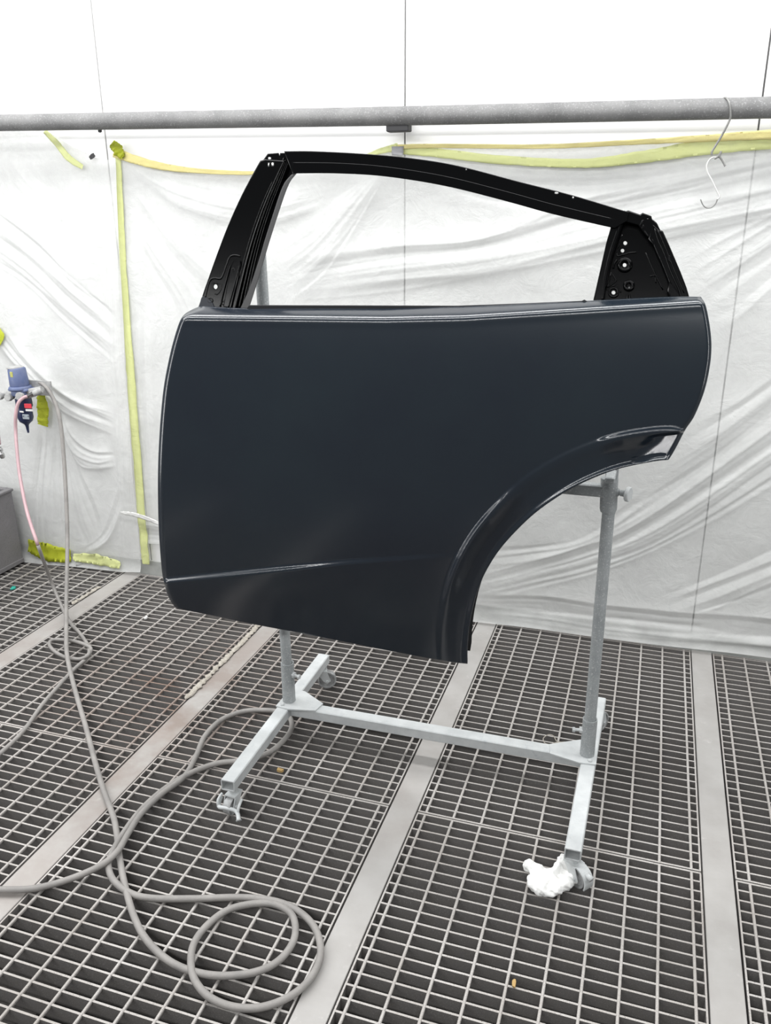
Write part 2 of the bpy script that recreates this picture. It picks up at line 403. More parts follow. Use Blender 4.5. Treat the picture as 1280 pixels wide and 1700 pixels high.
def sheet(name, top, x0, x1, bottom, left, right, folds, seed, nx, nz, base, label, right_f=None):
    """film: u across, v down; top/bottom are pixel polylines, left/right bounds in world x as functions of v"""
    tp = wallpts(top); bt = wallpts(bottom)
    u = np.linspace(0, 1, nx); v = np.linspace(0, 1, nz)
    U, V = np.meshgrid(u, v)
    xl = np.interp(V, [0, .5, 1], left); xr = np.interp(V, [0, .5, 1], right)
    X = xl+(xr-xl)*U
    ZT = np.interp(X, tp[:, 0], tp[:, 1]); ZB = np.interp(X, bt[:, 0], bt[:, 1])
    Z = ZT+(ZB-ZT)*V
    Y = relief(X, Z, folds, seed, base)
    pin = np.clip((1-V)*0+np.minimum(V*12, 1), .15, 1)
    Y = base+(Y-base)*pin
    Y = np.minimum(Y, WY-.006)
    flare = np.clip((.05-Z)/.05, 0, 1)**2*.022
    Y = Y-flare
    V3 = np.stack([X, Y, Z], -1).reshape(-1, 3)
    idx = np.arange(nx*nz).reshape(nz, nx)
    Fq = np.stack([idx[1:, :-1], idx[1:, 1:], idx[:-1, 1:], idx[:-1, :-1]], -1).reshape(-1, 4)
    me = bpy.data.meshes.new(name); me.vertices.add(len(V3)); me.vertices.foreach_set('co', V3.ravel())
    me.loops.add(len(Fq)*4); me.loops.foreach_set('vertex_index', Fq.ravel())
    me.polygons.add(len(Fq)); me.polygons.foreach_set('loop_start', np.arange(0, len(Fq)*4, 4)); me.update(); me.validate()
    o = link(name, me, M_film, None, True)
    tag(o, label, 'plastic sheet')
    return o, (X, Y, Z)
topB = [(185, 244), (230, 262), (320, 283), (420, 288), (520, 282), (600, 264), (655, 246), (700, 244), (1000, 234), (1280, 224), (1700, 206)]
botB = [(225, 903), (262, 906), (330, 970), (780, 1030), (1280, 1095), (1900, 1180)]
xB0 = wallpts([(186, 260), (212, 600), (240, 905)])[:, 0]
sheetB, gB = sheet('plastic_sheet', topB, 0, 0, botB, list(xB0), [1.25, 1.25, 1.25], FB, 3, 720, 400, WY-.016,
                   'wide wrinkled translucent plastic sheet masking the back wall behind the door')
topA = [(-300, 190), (0, 205), (76, 217), (120, 245), (160, 263), (200, 268), (240, 270)]
botA = [(-300, 900), (0, 925), (50, 931), (130, 940), (205, 949), (240, 950)]
xA1 = wallpts([(190, 262), (205, 600), (232, 940)])[:, 0]
sheetA, gA = sheet('plastic_sheet', topA, 0, 0, botA, [-2.15]*3, list(xA1), FA, 9, 300, 440, WY-.024,
                   'narrower creased plastic sheet at the left, hanging behind the blue air regulator')
def surf_y(g, x, z):
    X, Y, Z = g; i = np.argmin((X-x)**2+(Z-z)**2); return Y.flat[i]
def ribbon(name, pts, widths, g, material, label, cat='tape', off=.004, n=10, parent=None, crink=.0015, group=None):
    """tape strip lying on the film; pts pixel centre line, widths in px"""
    W = wallpts(pts); P = smooth_path([(p[0], p[1], 0) for p in W], n)
    ws = np.interp(np.linspace(0, 1, len(P)), np.linspace(0, 1, len(widths)), widths)*.00175
    V = []; Fs = []
    K = 4
    for i, p in enumerate(P):
        t = P[min(i+1, len(P)-1)]-P[max(i-1, 0)]; t = t/np.linalg.norm(t); nx, nz = -t[1], t[0]
        for k in range(K+1):
            o_ = (k/K-.5)*ws[i]*(1+RNG.uniform(-.06, .06)); x = p[0]+nx*o_; z = p[1]+nz*o_
            y = (surf_y(g, x, z) if g is not None else WY-.012)-off+RNG.uniform(-crink, crink)
            V.append((x, y, z))
    m = len(V)
    V += [(a, b+.0008, c) for a, b, c in V]
    for i in range(len(P)-1):
        for k in range(K):
            a = i*(K+1)+k; q = (a, a+1, a+K+2, a+K+1); Fs.append(q); Fs.append(tuple(m+j for j in q[::-1]))
        a = i*(K+1); b = a+K+1; Fs.append((a, b, m+b, m+a)); a += K; b += K; Fs.append((b, a, m+a, m+b))
    o = obj(name, (V, Fs), material, parent, True)
    if label: tag(o, label, cat, group)
    return o
ribbon('masking_tape', [(192, 248), (195, 330), (200, 450), (212, 600), (222, 740), (234, 880), (240, 938)], [10, 13, 14, 17, 18, 18, 17], gB, M_tape, 'long vertical yellow-green tape strip joining the two plastic sheets')
ribbon('masking_tape', [(655, 244), (720, 242), (900, 243), (1050, 236), (1180, 229), (1280, 223), (1620, 208)], [7, 6, 6, 7, 9, 12, 14], gB, M_tape2, 'taut bright yellow tape line along the top of the wide sheet', off=.010)
ribbon('masking_tape', [(650, 248), (720, 253), (820, 264), (960, 271), (1060, 261), (1160, 246), (1280, 234), (1620, 216)], [10, 13, 12, 12, 16, 20, 20, 20], gB, M_tape, 'sagging olive tape band under the taut yellow tape, right of the window frame', off=.007)
ribbon('masking_tape', [(186, 252), (220, 264), (262, 275), (320, 283), (400, 287), (470, 286)], [18, 14, 12, 8, 6, 4], gB, M_tape2, 'yellow tape edge sagging from the corner knot towards the black pillar', off=.008)
ribbon('masking_tape', [(600, 262), (630, 251), (660, 244)], [4, 8, 12], gB, M_tape, 'short yellow-green tape rising to the grey duct tape patch above the window frame', off=.010)
ribbon('masking_tape', [(76, 218), (96, 238), (116, 262), (140, 278)], [8, 11, 12, 8], gA, M_tape, 'loose diagonal tape edge of the left sheet under the pipe', off=.012)
ribbon('masking_tape', [(186, 238), (196, 250), (204, 262)], [14, 22, 8], gB, M_tape3, 'crumpled olive tape knot at the top of the vertical tape strip', off=.014, crink=.006)
ribbon('masking_tape', [(72, 650), (73, 678), (72, 706)], [26, 27, 24], gA, M_tape3, 'olive tape patch beside the blue air regulator', off=.012, crink=.003)
ribbon('masking_tape', [(-30, 556), (-5, 558), (7, 566)], [40, 42, 22], gA, M_tape3, 'yellow tape scrap at the left picture edge above the regulator', off=.008)
ribbon('masking_tape', [(48, 905), (80, 915), (118, 922)], [28, 40, 26], gA, M_tape3, 'crumpled olive tape on the sheet foot beside the grey bin', off=.010, crink=.004)
ribbon('masking_tape', [(122, 925), (160, 928), (200, 938)], [14, 24, 14], gA, M_tape, 'pale tape on the sheet foot above the pipe stub', off=.010, crink=.004)
ribbon('plastic_strip', [(205, 848), (225, 851), (248, 858), (272, 868)], [4, 8, 9, 6], gB, M_white, 'short white plastic strip hanging loose at the left edge of the door', 'plastic strip', off=.03)
ribbon('duct_tape', [(660, 243), (660, 258)], [19, 18], gB, M_duct, 'grey duct tape patch on the wall joint above the window frame', off=.013)

# ------------------------------------------------------------------ pipe along the wall, brackets
PYY = .85
pl = at_y(np.array(-220.), np.array(208.), PYY); pr = at_y(np.array(2050.), np.array(158.), PYY)
pm1 = at_y(np.array(0.), np.array(204.), PYY); pm = at_y(np.array(640.), np.array(193.), PYY); pm2 = at_y(np.array(1280.), np.array(178.5), PYY)
pth = smooth_path([pl, pm1, pm, pm2, pr], 8)
pipe = obj('wall_pipe', tube(pth, .0230, 24, hollow=.003), M_pipe, None, sharp=60)
tag(pipe, 'long dusty grey steel pipe running across the wall above the plastic', 'pipe')
def bracket(px, py, wpx, hpx, label):
    p = at_y(np.array(float(px)), np.array(float(py)), PYY+.01); s = .00178
    g = empty('pipe_bracket', (p[0], WY-.002, p[2])); tag(g, label, 'bracket')
    obj('saddle', box((p[0], PYY+.012, p[2]), (wpx*s, .035 if wpx > 15 else .008, hpx*s), b=.002), M_clip, g)
    obj('wall_arm', box((p[0], (PYY+.02+WY)/2, p[2]+.020), (wpx*s*.5, WY-PYY-.022, .008), b=.001), M_clip, g)
bracket(662, 211, 34, 13, 'dark wide bracket under the middle of the grey pipe')
bracket(165, 215, 6, 9, 'small dark bracket under the left part of the grey pipe')

ribbon('sheet_clip', [(151, 263), (155, 260), (159, 257)], [5, 8, 6], gA, M_clip, 'small dark clip pinning the left sheet beside the olive tape knot', 'clip', off=.012)

# ------------------------------------------------------------------ hooks hanging from the pipe
def wire(name, px_pts, Y, r, m, label, cat='hook', parent=None, front=None):
    P = []
    for q in px_pts:
        yy = Y+(q[2] if len(q) > 2 else 0); P.append(at_y(np.array(float(q[0])), np.array(float(q[1])), yy))
    o = obj(name, tube(smooth_path(P, 8), r, 8), m, parent, True)
    if label: tag(o, label, cat)
    return o
wire('wire_hook', [(1199, 168, .03), (1201, 163.5, .012), (1206, 163, -.004), (1211, 172, -.012), (1213, 190, -.014), (1211, 200, -.012), (1200, 222, -.01), (1188, 242, -.01), (1182, 252, -.01), (1182, 258, -.01)],
     PYY-.012, .0024, M_wire, 'dark wire hook hanging over the right end of the pipe')
wire('wire_hook', [(1204, 276), (1200, 266), (1196, 262), (1190, 261), (1182, 262), (1176, 268), (1173, 277), (1175, 287), (1182, 300), (1190, 317), (1194, 327), (1191, 331)],
     PYY-.012, .0019, M_wire2, 'pale wire hook chained below the dark hook')
wire('wire_hook', [(1163, 331), (1167, 340), (1173, 345), (1181, 344.5), (1188, 338), (1191, 330.5)], PYY-.012, .0013, M_wire, 'thin lowest wire hook hanging at the end of the hook chain')
wire('wire_clip', [(1186, 263.5), (1192, 260), (1197, 252), (1195, 260), (1199, 266), (1204, 276)], PYY-.018, .0024, M_wire, 'small dark clip linking the two upper wire hooks', 'clip')

# ------------------------------------------------------------------ bin at the left
bx1, byw = -1.812, .882
bz = .285
b = empty('steel_bin', (bx1-.22, .45, 0)); tag(b, 'dusty grey open steel bin at the left edge on the grating', 'bin')
t = .012; bw, by0 = .40, -.05
xc = bx1-bw/2; yc = (byw+by0)/2; ly = byw-by0
obj('side_panel', box((bx1-t/2, yc, bz/2+.002), (t, ly, bz), b=.002), M_box, b)
obj('side_panel', box((bx1-bw+t/2, yc, bz/2+.002), (t, ly, bz), b=.002), M_box, b)
obj('end_panel', box((xc, byw-t/2, bz/2+.002), (bw-2*t, t, bz), b=.002), M_box, b)
obj('end_panel', box((xc, by0+t/2, bz/2+.002), (bw-2*t, t, bz), b=.002), M_box, b)
obj('bottom_panel', box((xc, yc, .012), (bw-2*t, ly-2*t, .012)), M_box, b)
obj('rim', join(box((bx1-.004, yc, bz+.003), (.022, ly+.004, .010), b=.002), box((bx1-bw+.004, yc, bz+.003), (.022, ly+.004, .010), b=.002),
                box((xc, byw-.006, bz+.003), (bw-.03, .02, .010), b=.002), box((xc, by0+.006, bz+.003), (bw-.03, .02, .010), b=.002)), M_box, b)
obj('skirt_rail', box((bx1+.002, yc, .012), (.006, ly, .016), b=.001), M_box, b)

# ------------------------------------------------------------------ air regulator
RYY = .80
def rp(px, py, dy=0.): return at_y(np.array(float(px)), np.array(float(py)), RYY+dy)
SPX = .00168
cap_c = rp(30, 612)
reg = empty('air_regulator', tuple(rp(36, 660))); tag(reg, 'blue air regulator and filter with red label on the left wall', 'air regulator')
def off(px, py, dy=0.): return rp(px, py, dy)
ax = rp(26, 600)-rp(35, 640)                           # tilt seen in the photo
obj('pressure_cap', lathe([(.0, 0), (.0285, 0), (.031, .006), (.030, .028), (.0285, .055), (.027, .060), (.020, .063), (.0, .063)], off(33, 641), (ax[0]*.55, 0, ax[2]), 32), M_blue, reg, sharp=50)
obj('cap_dust', lathe([(.0, .0), (.0275, 0), (.027, .003), (.020, .006), (0, .0068)], np.array(off(33, 641))+np.array([-.0075, 0, .060]), (ax[0]*.55, 0, ax[2]), 32), M_dust, reg, sharp=50)
obj('cap_label', box(off(19, 622, -.0285), (.011, .003, .018), b=.001), M_yel, reg)
obj('collar', lathe([(0, 0), (.036, 0), (.037, .005), (.034, .010), (0, .011)], off(34, 645.5), (ax[0]*.4, 0, ax[2]), 32), M_blue, reg, sharp=50)
obj('body', join(box(off(37, 652, .004), (.058, .05, .026), b=.006), box(off(36, 646, .004), (.074, .05, .010), b=.003)), M_blue, reg)
obj('filter_head', lathe([(0, 0), (.0245, 0), (.0265, .004), (.0265, .030), (0, .030)], off(41, 676), (-.03, 0, 1), 28), M_bluedk, reg, sharp=50)
def knob(px, py, r, nm='gauge'):
    p = off(px, py, -.034); obj(nm, lathe([(0, .030), (r*.7, .030), (r*.75, .016), (r, .014), (r, .002), (r*.9, 0), (0, 0)], p, (-.15, 1, -.12), 24), M_dust, reg, sharp=40)
knob(12, 660, .0125); knob(31, 658, .0135); knob(-3, 658, .012)
obj('filter_bowl', lathe([(0, .070), (.024, .070), (.0255, .060), (.0255, .022), (.021, .010), (.010, .0015), (.006, -.004), (.004, -.022), (.0030, -.030), (0, -.030)], off(44.5, 704), (-.035, 0, 1), 28), M_bluedk, reg, sharp=60)
obj('red_tag', box(off(46.5, 674, -.026), (.0255, .004, .015), rz=.15, b=.001), M_red, reg)
obj('white_band', join(box(off(49, 681, -.0265), (.0265, .003, .0065), rz=.15), box(off(36, 683.5, -.0255), (.017, .003, .005), rz=-.2)), M_white, reg)
sg = obj('sight_label', box(off(43, 692, -.0262), (.0265, .003, .0165), b=.001), mat('sight_grey', (.30, .34, .37), .5), reg)
for dx in (-4, 4): obj('sight_dot', lathe([(0, 0), (.0022, 0), (.0022, .0012), (0, .0012)], off(43+dx, 691, -.0285), (0, -1, 0), 12), M_bluedk, sg)
obj('hose_outlet', tube([off(52, 655, -.02), off(60, 652, -.03), off(69, 648, -.02)], [.0095, .0105, .009], 14), M_dust, reg, sharp=50)
obj('outlet_nut', tube([off(44, 659, -.034), off(50, 656, -.032), off(56, 653, -.030)], [.0062, .0075, .0085], 6), M_chrome, reg)
obj('manifold', tube([off(-30, 655), off(0, 655), off(36, 652), off(60, 648), off(70, 646)], .010, 12), M_dust, reg, sharp=50)
obj('mount_plate', prism([(off(20, 645)[0], RYY+.03), (off(74, 645)[0], RYY+.03), (off(74, 645)[0], RYY+.036), (off(20, 645)[0], RYY+.036)], off(40, 658)[2], off(40, 634)[2]), M_dust, reg)
obj('wall_stud', tube([off(36, 650, .03), off(36, 650, WY-RYY-.002)], .009, 10), M_dust, reg)
pend = empty('air_coupler', tuple(off(4, 758))); tag(pend, 'chrome air coupler hanging on a thin pink hose at the left picture edge', 'coupler')
obj('coupler_hose', tube(smooth_path([off(-6, 662, -.02), off(-8, 690, -.02), off(-3, 715, -.02), off(0, 738, -.02)], 6), .0035, 8), M_pink, pend, True)
obj('coupler_body', lathe([(0, .035), (.004, .035), (.005, .028), (.0075, .027), (.0075, .019), (.005, .018), (.006, .012), (.0085, .010), (.0085, -.002), (.006, -.006), (0, -.006)], off(4, 758, -.02), (-.12, 0, 1), 18), M_chrome, pend, sharp=40)

# ------------------------------------------------------------------ hoses
def floor_hose(pts):
    out = []
    for q in pts:
        if len(q) == 2: out.append(at_z(np.array(float(q[0])), np.array(float(q[1])), .009))
        elif q[2] < 1: out.append(at_z(np.array(float(q[0])), np.array(float(q[1])), q[2]))
        else: out.append(at_y(np.array(float(q[0])), np.array(float(q[1])), q[2]-1))
    return out
HR = .0064
# hose with the pink upper end: hangs from the regulator, loops, runs out at the left
ha = [off(45, 658, -.036), off(38, 661, -.045), off(30, 670, -.06), off(26, 690, -.07), off(26, 715, -.075)]
hb = [(28, 745, 1.70), (33, 790, 1.66), (45, 850, 1.59), (63, 905, 1.51), (85, 965, .10), (104, 1010, .03), (118, 1035), (134, 1053), (146, 1072, .012), (147, 1086, .022), (133, 1094, .012), (112, 1092), (93, 1083), (82, 1071), (86, 1063),
      (102, 1062), (125, 1065, .02), (143, 1071, .026), (151, 1078, .02), (143, 1093), (122, 1112), (98, 1138), (70, 1170), (40, 1212), (10, 1242), (-40, 1285), (-110, 1340)]
A_ = smooth_path(ha+floor_hose(hb), 8)
h1 = empty('air_hose', tuple(A_[0])); tag(h1, 'thin air hose, pink at the regulator, knotted in a small loop on the left grating', 'hose')
k = 8*8
obj('pink_section', tube(A_[:k+1], .0054, 10), M_pink, h1, True)
obj('grey_section', tube(A_[k:], .0054, 10), M_hose, h1, True)
# long hose: hangs from the regulator, big coil in the foreground, passes under the stand, leaves at the left
hc = [(60, 634, 1.84), (74, 640, 1.83), (90, 665, 1.82), (100, 700, 1.80), (106, 760, 1.77), (110, 830, 1.72), (112, 895, 1.67), (111, 950, 1.60), (110, 1000, .06), (110, 1050, .035), (111, 1085, .03), (118, 1120), (130, 1165), (142, 1205), (157, 1262), (172, 1312), (187, 1352), (193, 1378), (198, 1420),
      (207, 1468), (222, 1520), (243, 1560), (280, 1595), (325, 1614), (375, 1620, .011), (430, 1612, .013), (468, 1590), (489, 1556), (486, 1521), (461, 1503), (425, 1500), (380, 1510), (345, 1535),
      (322, 1566), (317, 1600, .014), (325, 1630, .009), (350, 1657), (390, 1672), (435, 1672), (480, 1655), (514, 1626), (532, 1586), (525, 1545), (500, 1516), (460, 1497), (400, 1490), (320, 1492), (250, 1491), (215, 1482),
      (189, 1462, .012), (180, 1438, .012), (186, 1416, .014), (203, 1386), (232, 1347), (270, 1312), (315, 1284), (362, 1267), (410, 1262), (447, 1249), (472, 1228), (484, 1208), (480, 1190), (460, 1181), (430, 1179), (400, 1182), (366, 1196),
      (340, 1222), (325, 1256), (305, 1290), (268, 1318, .018), (235, 1350, .018), (212, 1385, .02), (196, 1412, .026), (170, 1435, .022), (135, 1452, .014), (95, 1466), (50, 1476), (0, 1477), (-60, 1474), (-120, 1470)]
Bp = smooth_path(floor_hose(hc), 7)
h2 = obj('air_hose', tube(Bp, HR, 12), M_hose, None, True)
tag(h2, 'long grey air hose coiled on the foreground grating and passing under the stand', 'hose')
# small curl of wire behind the cross tube
cu = floor_hose([(938, 1232), (925, 1231), (919, 1222), (910, 1220), (902, 1226), (905, 1234), (915, 1236), (924, 1233), (960, 1234)])
tag(obj('wire_curl', tube(smooth_path(cu, 6), .0012, 6), M_debris, None, True), 'small loop of thin wire on the grating beside the right stand foot', 'wire')
# pipe stub lying against the wall
ps = at_z(np.array(128.), np.array(936.), .013); 
tag(obj('pipe_stub', tube([ps, ps+np.array([.065, .02, 0])], .0125, 20, hollow=.003), M_dust, None, sharp=50), 'short grey pipe stub lying open end forward at the foot of the plastic', 'pipe')

# ------------------------------------------------------------------ stand
XL, XR, YN, YF = -.408, .316, -.123, .430
RH, RW = .026, .0315                                     # rail height / width
ZT = .088                                                # top of rails
PY = .186                                                # y of poles
st = empty('door_stand', ((XL+XR)/2, PY, 0)); tag(st, 'light grey painted steel H-frame stand on casters holding the door', 'stand')
zc = ZT-RH/2
obj('side_rail', square_tube((XL+.004, YN-.010, zc), (XL-.004, YF, zc), RW, RH), M_stand, st)
obj('side_rail', square_tube((XR-.003, YN+.006, zc), (XR+.005, YF+.006, zc), RW, RH), M_stand, st)
obj('cross_rail', square_tube((XL+RW/2, PY-.006, zc), (XR-RW/2, PY+.003, zc), RW, RH), M_stand, st)
def gusset(x, s):
    o = obj('gusset_plate', prism([(x-s*.018, PY-.032), (x+s*.018, PY-.036), (x+s*.082, PY-.022), (x+s*.088, PY+.012), (x+s*.024, PY+.050), (x-s*.016, PY+.050)][::1 if s > 0 else -1], ZT, ZT+.0035), M_stand, st)
    obj('bolt', lathe([(0, 0), (.005, 0), (.005, .003), (.003, .005), (0, .005)], (x-s*.004, PY-.024, ZT+.0033), seg=6), M_stand, o)
gusset(XL, 1); gusset(XR, -1)
def socket(x, bx, top):
    o = obj('pole_socket', tube([(x, PY, ZT+.003), (x, PY, top)], .0158, 22, hollow=.0025), M_pole, st, sharp=50)
    obj('clamp_bolt', join(lathe([(0, 0), (.0075, 0), (.0075, .006), (0, .006)], (x+bx*.0145, PY-.002, top-.030), (bx, -.2, 0), 6), tube([(x+bx*.018, PY-.003, top-.030), (x+bx*.032, PY-.006, top-.030)], .0035, 8), lathe([(0, 0), (.0058, 0), (.0058, .005), (0, .005)], (x+bx*.030, PY-.006, top-.030), (bx, -.2, 0), 6)), M_stand, o)
socket(XL+.003, 1, .197); socket(XR-.004, -1, .182)
obj('pole', tube([(XL+.003, PY, ZT+.006), (XL-.012, PY, 1.19)], .0125, 22), M_pole, st, sharp=50)
obj('pole', tube([(XR-.004, PY, ZT+.006), (XR-.005, PY, .765)], .0125, 22), M_pole, st, sharp=50)
def px_at(px, py): return at_y(np.array(float(px)), np.array(float(py)), PY)
cb = px_at(1009, 850); ct = px_at(1012, 793)
obj('slide_collar', tube([cb, (cb[0]+.0005, PY, cb[2]+.008), ct], [.0145, .0168, .0168], 22), M_pole, st, sharp=50)
ab = px_at(1000, 814)
obj('cross_arm', box(((XL+.003+ab[0])/2, PY, ab[2]), (ab[0]-XL, .022, .0235), b=.002), M_pole, st)
obj('slide_collar', tube([(XL-.005, PY, ab[2]-.04), (XL-.005, PY, ab[2]+.04)], .0168, 22), M_pole, st, sharp=50)
kb = px_at(1024, 817)
kn = obj('clamp_knob', lathe([(0, 0), (.0135, 0), (.0148, .0015), (.0148, .0065), (.0135, .008), (0, .008)], (kb[0]+.018, PY-.006, kb[2]), (1, -.35, 0), 24), M_stand, st, sharp=40)
obj('threaded_stem', tube([(kb[0]-.006, PY, kb[2]), (kb[0]+.004, PY-.0015, kb[2]), (kb[0]+.006, PY-.002, kb[2]), (kb[0]+.0075, PY-.0025, kb[2]), (kb[0]+.020, PY-.007, kb[2])], [.0075, .0075, .0035, .0065, .0065], 12), M_pole, kn, sharp=40)
# arms that carry the door from behind
for x, zz in ((XL-.006, .98), (XR-.005, .745)):
    obj('carrier_arm', join(box((x+.0, .1395, zz), (.018, .060, .012), b=.002)), M_pole, st)
def caster(x, y, ang, R=.026, brake=False, fender=False):
    c_ = empty('caster', (x, y, ZT-RH), st); ca, sa = math.cos(ang), math.sin(ang)
    def loc(u, v, h): return (x+u*ca-v*sa, y+u*sa+v*ca, h)
    tr = .014                                            # trail
    wc = loc(tr, 0, R); axd = (-sa, ca, 0)
    obj('stem', tube([loc(0, 0, ZT-RH-.002), loc(0, 0, R*2+.001)], .009, 14), M_stand, c_, sharp=40)
    pw = [(R*.35, -.0085), (R*.40, -.0070), (R*.78, -.0060), (R*.82, -.0085), (R*.97, -.0085), (R, -.0065), (R, .0065), (R*.97, .0085), (R*.82, .0085), (R*.78, .0060), (R*.40, .0070), (R*.35, .0085)]
    obj('wheel', lathe([(0, -.0085)]+pw+[(0, .0085)], wc, axd, 32), M_wheel, c_, sharp=35)
    fk = []
    for s in (-1, 1):
        o0 = .0115*s
        q = [loc(-.014, o0, 2*R+.004), loc(.014, o0, 2*R+.004), loc(tr+.010, o0, R*1.0), loc(tr, o0, R-.007), loc(tr-.010, o0, R*1.0)]
        q2 = [loc(a, b_+.0018*s, h) for a, b_, h in [(-.014, o0, 2*R+.004), (.014, o0, 2*R+.004), (tr+.010, o0, R*1.0), (tr, o0, R-.007), (tr-.010, o0, R*1.0)]]
        n = 5; fk.append((q+q2, [tuple(range(5)), tuple(range(9, 4, -1))]+[(i, (i+1) % n, n+(i+1) % n, n+i) for i in range(n)]))
    fk.append(box(loc(0, 0, 2*R+.0035), (.030, .0265, .003), ang))
    obj('fork', join(*fk), M_stand, c_)
    obj('axle', tube([(wc[0]-axd[0]*.016, wc[1]-axd[1]*.016, wc[2]), (wc[0]+axd[0]*.016, wc[1]+axd[1]*.016, wc[2])], .0035, 8), M_stand, c_, sharp=40)
    if brake:
        P = smooth_path([loc(.006, -.030, R*1.30), loc(.026, -.022, R*.95), loc(.030, 0, R*1.25), loc(.026, .022, R*.95), loc(.040, .036, R*.55)], 6)
        obj('brake_pedal', tube(P, [.0055]+[.0045]*(len(P)-2)+[.0065], 10), M_stand, c_, True)
        P = smooth_path([loc(.006, -.026, R*1.9), loc(.022, -.026, R*1.6), loc(.026, -.024, R*1.0)], 6)
        obj('pedal_link', join(tube(P, .0032, 8), tube(smooth_path([loc(.006, .024, R*1.9), loc(.022, .026, R*1.5), loc(.028, .026, R*.8)], 6), .0032, 8)), M_stand, c_, True)
    if fender:
        V = []; Fs = []; n = 16
        for i in range(n+1):
            an = math.radians(-25+i*165/n)
            for rr in (R+.003, R+.006):
                for s in (-.011, .011): V.append(loc(tr+rr*math.cos(an), s, R+rr*math.sin(an)))
        for i in range(n):
            a = i*4; Fs += [(a+2, a+3, a+7, a+6), (a+1, a, a+4, a+5), (a, a+2, a+6, a+4), (a+3, a+1, a+5, a+7)]
        Fs += [(0, 1, 3, 2), (n*4+2, n*4+3, n*4+1, n*4)]
        obj('fender', (V, Fs), M_stand, c_)
        obj('brake_pedal', tube([loc(tr+R*.9, 0, R*1.9), loc(tr+R*1.5, 0, R*1.75)], [.005, .006], 8), M_stand, c_, True)
    return c_
caster(XL+.004, YN+.012, math.radians(-95), R=.019, brake=True)
caster(XL-.001, YF-.026, math.radians(23), R=.025)
caster(XR-.000, YN+.024, math.radians(-38), R=.021, fender=True)
caster(XR+.004, YF-.014, math.radians(60), R=.026)

# ------------------------------------------------------------------ car door
door = empty('car_door', (-.1, .06, .33)); tag(door, 'dark navy primed rear car door with black window frame, mounted on the stand', 'car door')
def curve_pts(P, n, sm=True):
    P = [np.array(p, float) for p in P]
    Q = smooth_path([(p[0], p[1], 0) for p in P], 12) if sm else P
    Q = np.array(Q)[:, :2]; s = np.concatenate([[0], np.cumsum(np.linalg.norm(Q[1:]-Q[:-1], axis=1))]); s /= s[-1]
    t = np.linspace(0, 1, n); return np.stack([np.interp(t, s, Q[:, 0]), np.interp(t, s, Q[:, 1])], 1)
NU, NV = 380, 260
NU1 = 200
top = curve_pts([(334, 509), (420, 513), (640, 511.5), (800, 509), (970, 501), (1100, 494.5), (1163, 494)], NU)
bot1 = curve_pts([(291, 1009), (400, 1032), (520, 1055), (640, 1079), (730, 1096), (775, 1102)], NU1)
arch = [(775, 1102), (775, 1075), (779, 1034), (790.6, 984), (808.7, 943), (836, 903), (881, 857), (926.5, 823.5), (972, 798.6), (1026, 778), (1085, 765.5), (1110, 763)]
bot2 = curve_pts(arch, NU-NU1+1)
bot = np.vstack([bot1[:-1], bot2])
# top parameter so that the wheel-arch corner column runs straight up
tx = np.interp(np.arange(NU), [0, NU1-1, NU-1], [0, .50, 1.0])
topi = np.stack([np.interp(tx, np.linspace(0, 1, NU), top[:, 0]), np.interp(tx, np.linspace(0, 1, NU), top[:, 1])], 1)
lef = curve_pts([(334, 509), (318, 515), (303, 526), (292, 553), (280, 600), (270, 660), (263, 760), (263, 860), (268, 940), (273, 970), (280, 992), (291, 1009)], NV)
rig = curve_pts([(1163, 494), (1170, 506), (1177, 540), (1180, 575), (1177, 610), (1168, 650), (1152, 690), (1137, 713), (1123, 740), (1110, 763)], NV)
U = np.arange(NU)/(NU-1); V = np.arange(NV)/(NV-1)
Ut = np.interp(np.arange(NU), [0, NU1-1, NU-1], [0, .5, 1.])
def coons():
    S = np.zeros((NV, NU, 2))
    for c_ in range(2):
        Lc = (1-V)[:, None]*topi[None, :, c_]+V[:, None]*bot[None, :, c_]
        Lr = (1-Ut)[None, :]*lef[:, c_][:, None]+Ut[None, :]*rig[:, c_][:, None]
        Bl = (1-V)[:, None]*((1-Ut)*topi[0, c_]+Ut*topi[-1, c_])[None, :]+V[:, None]*((1-Ut)*bot[0, c_]+Ut*bot[-1, c_])[None, :]
        S[:, :, c_] = Lc+Lr-Bl
    return S
S = coons()
def sstep(x, a, b): t = np.clip((x-a)/(b-a), 0, 1); return t*t*(3-2*t)
ARCH = np.array(curve_pts(arch, 60))
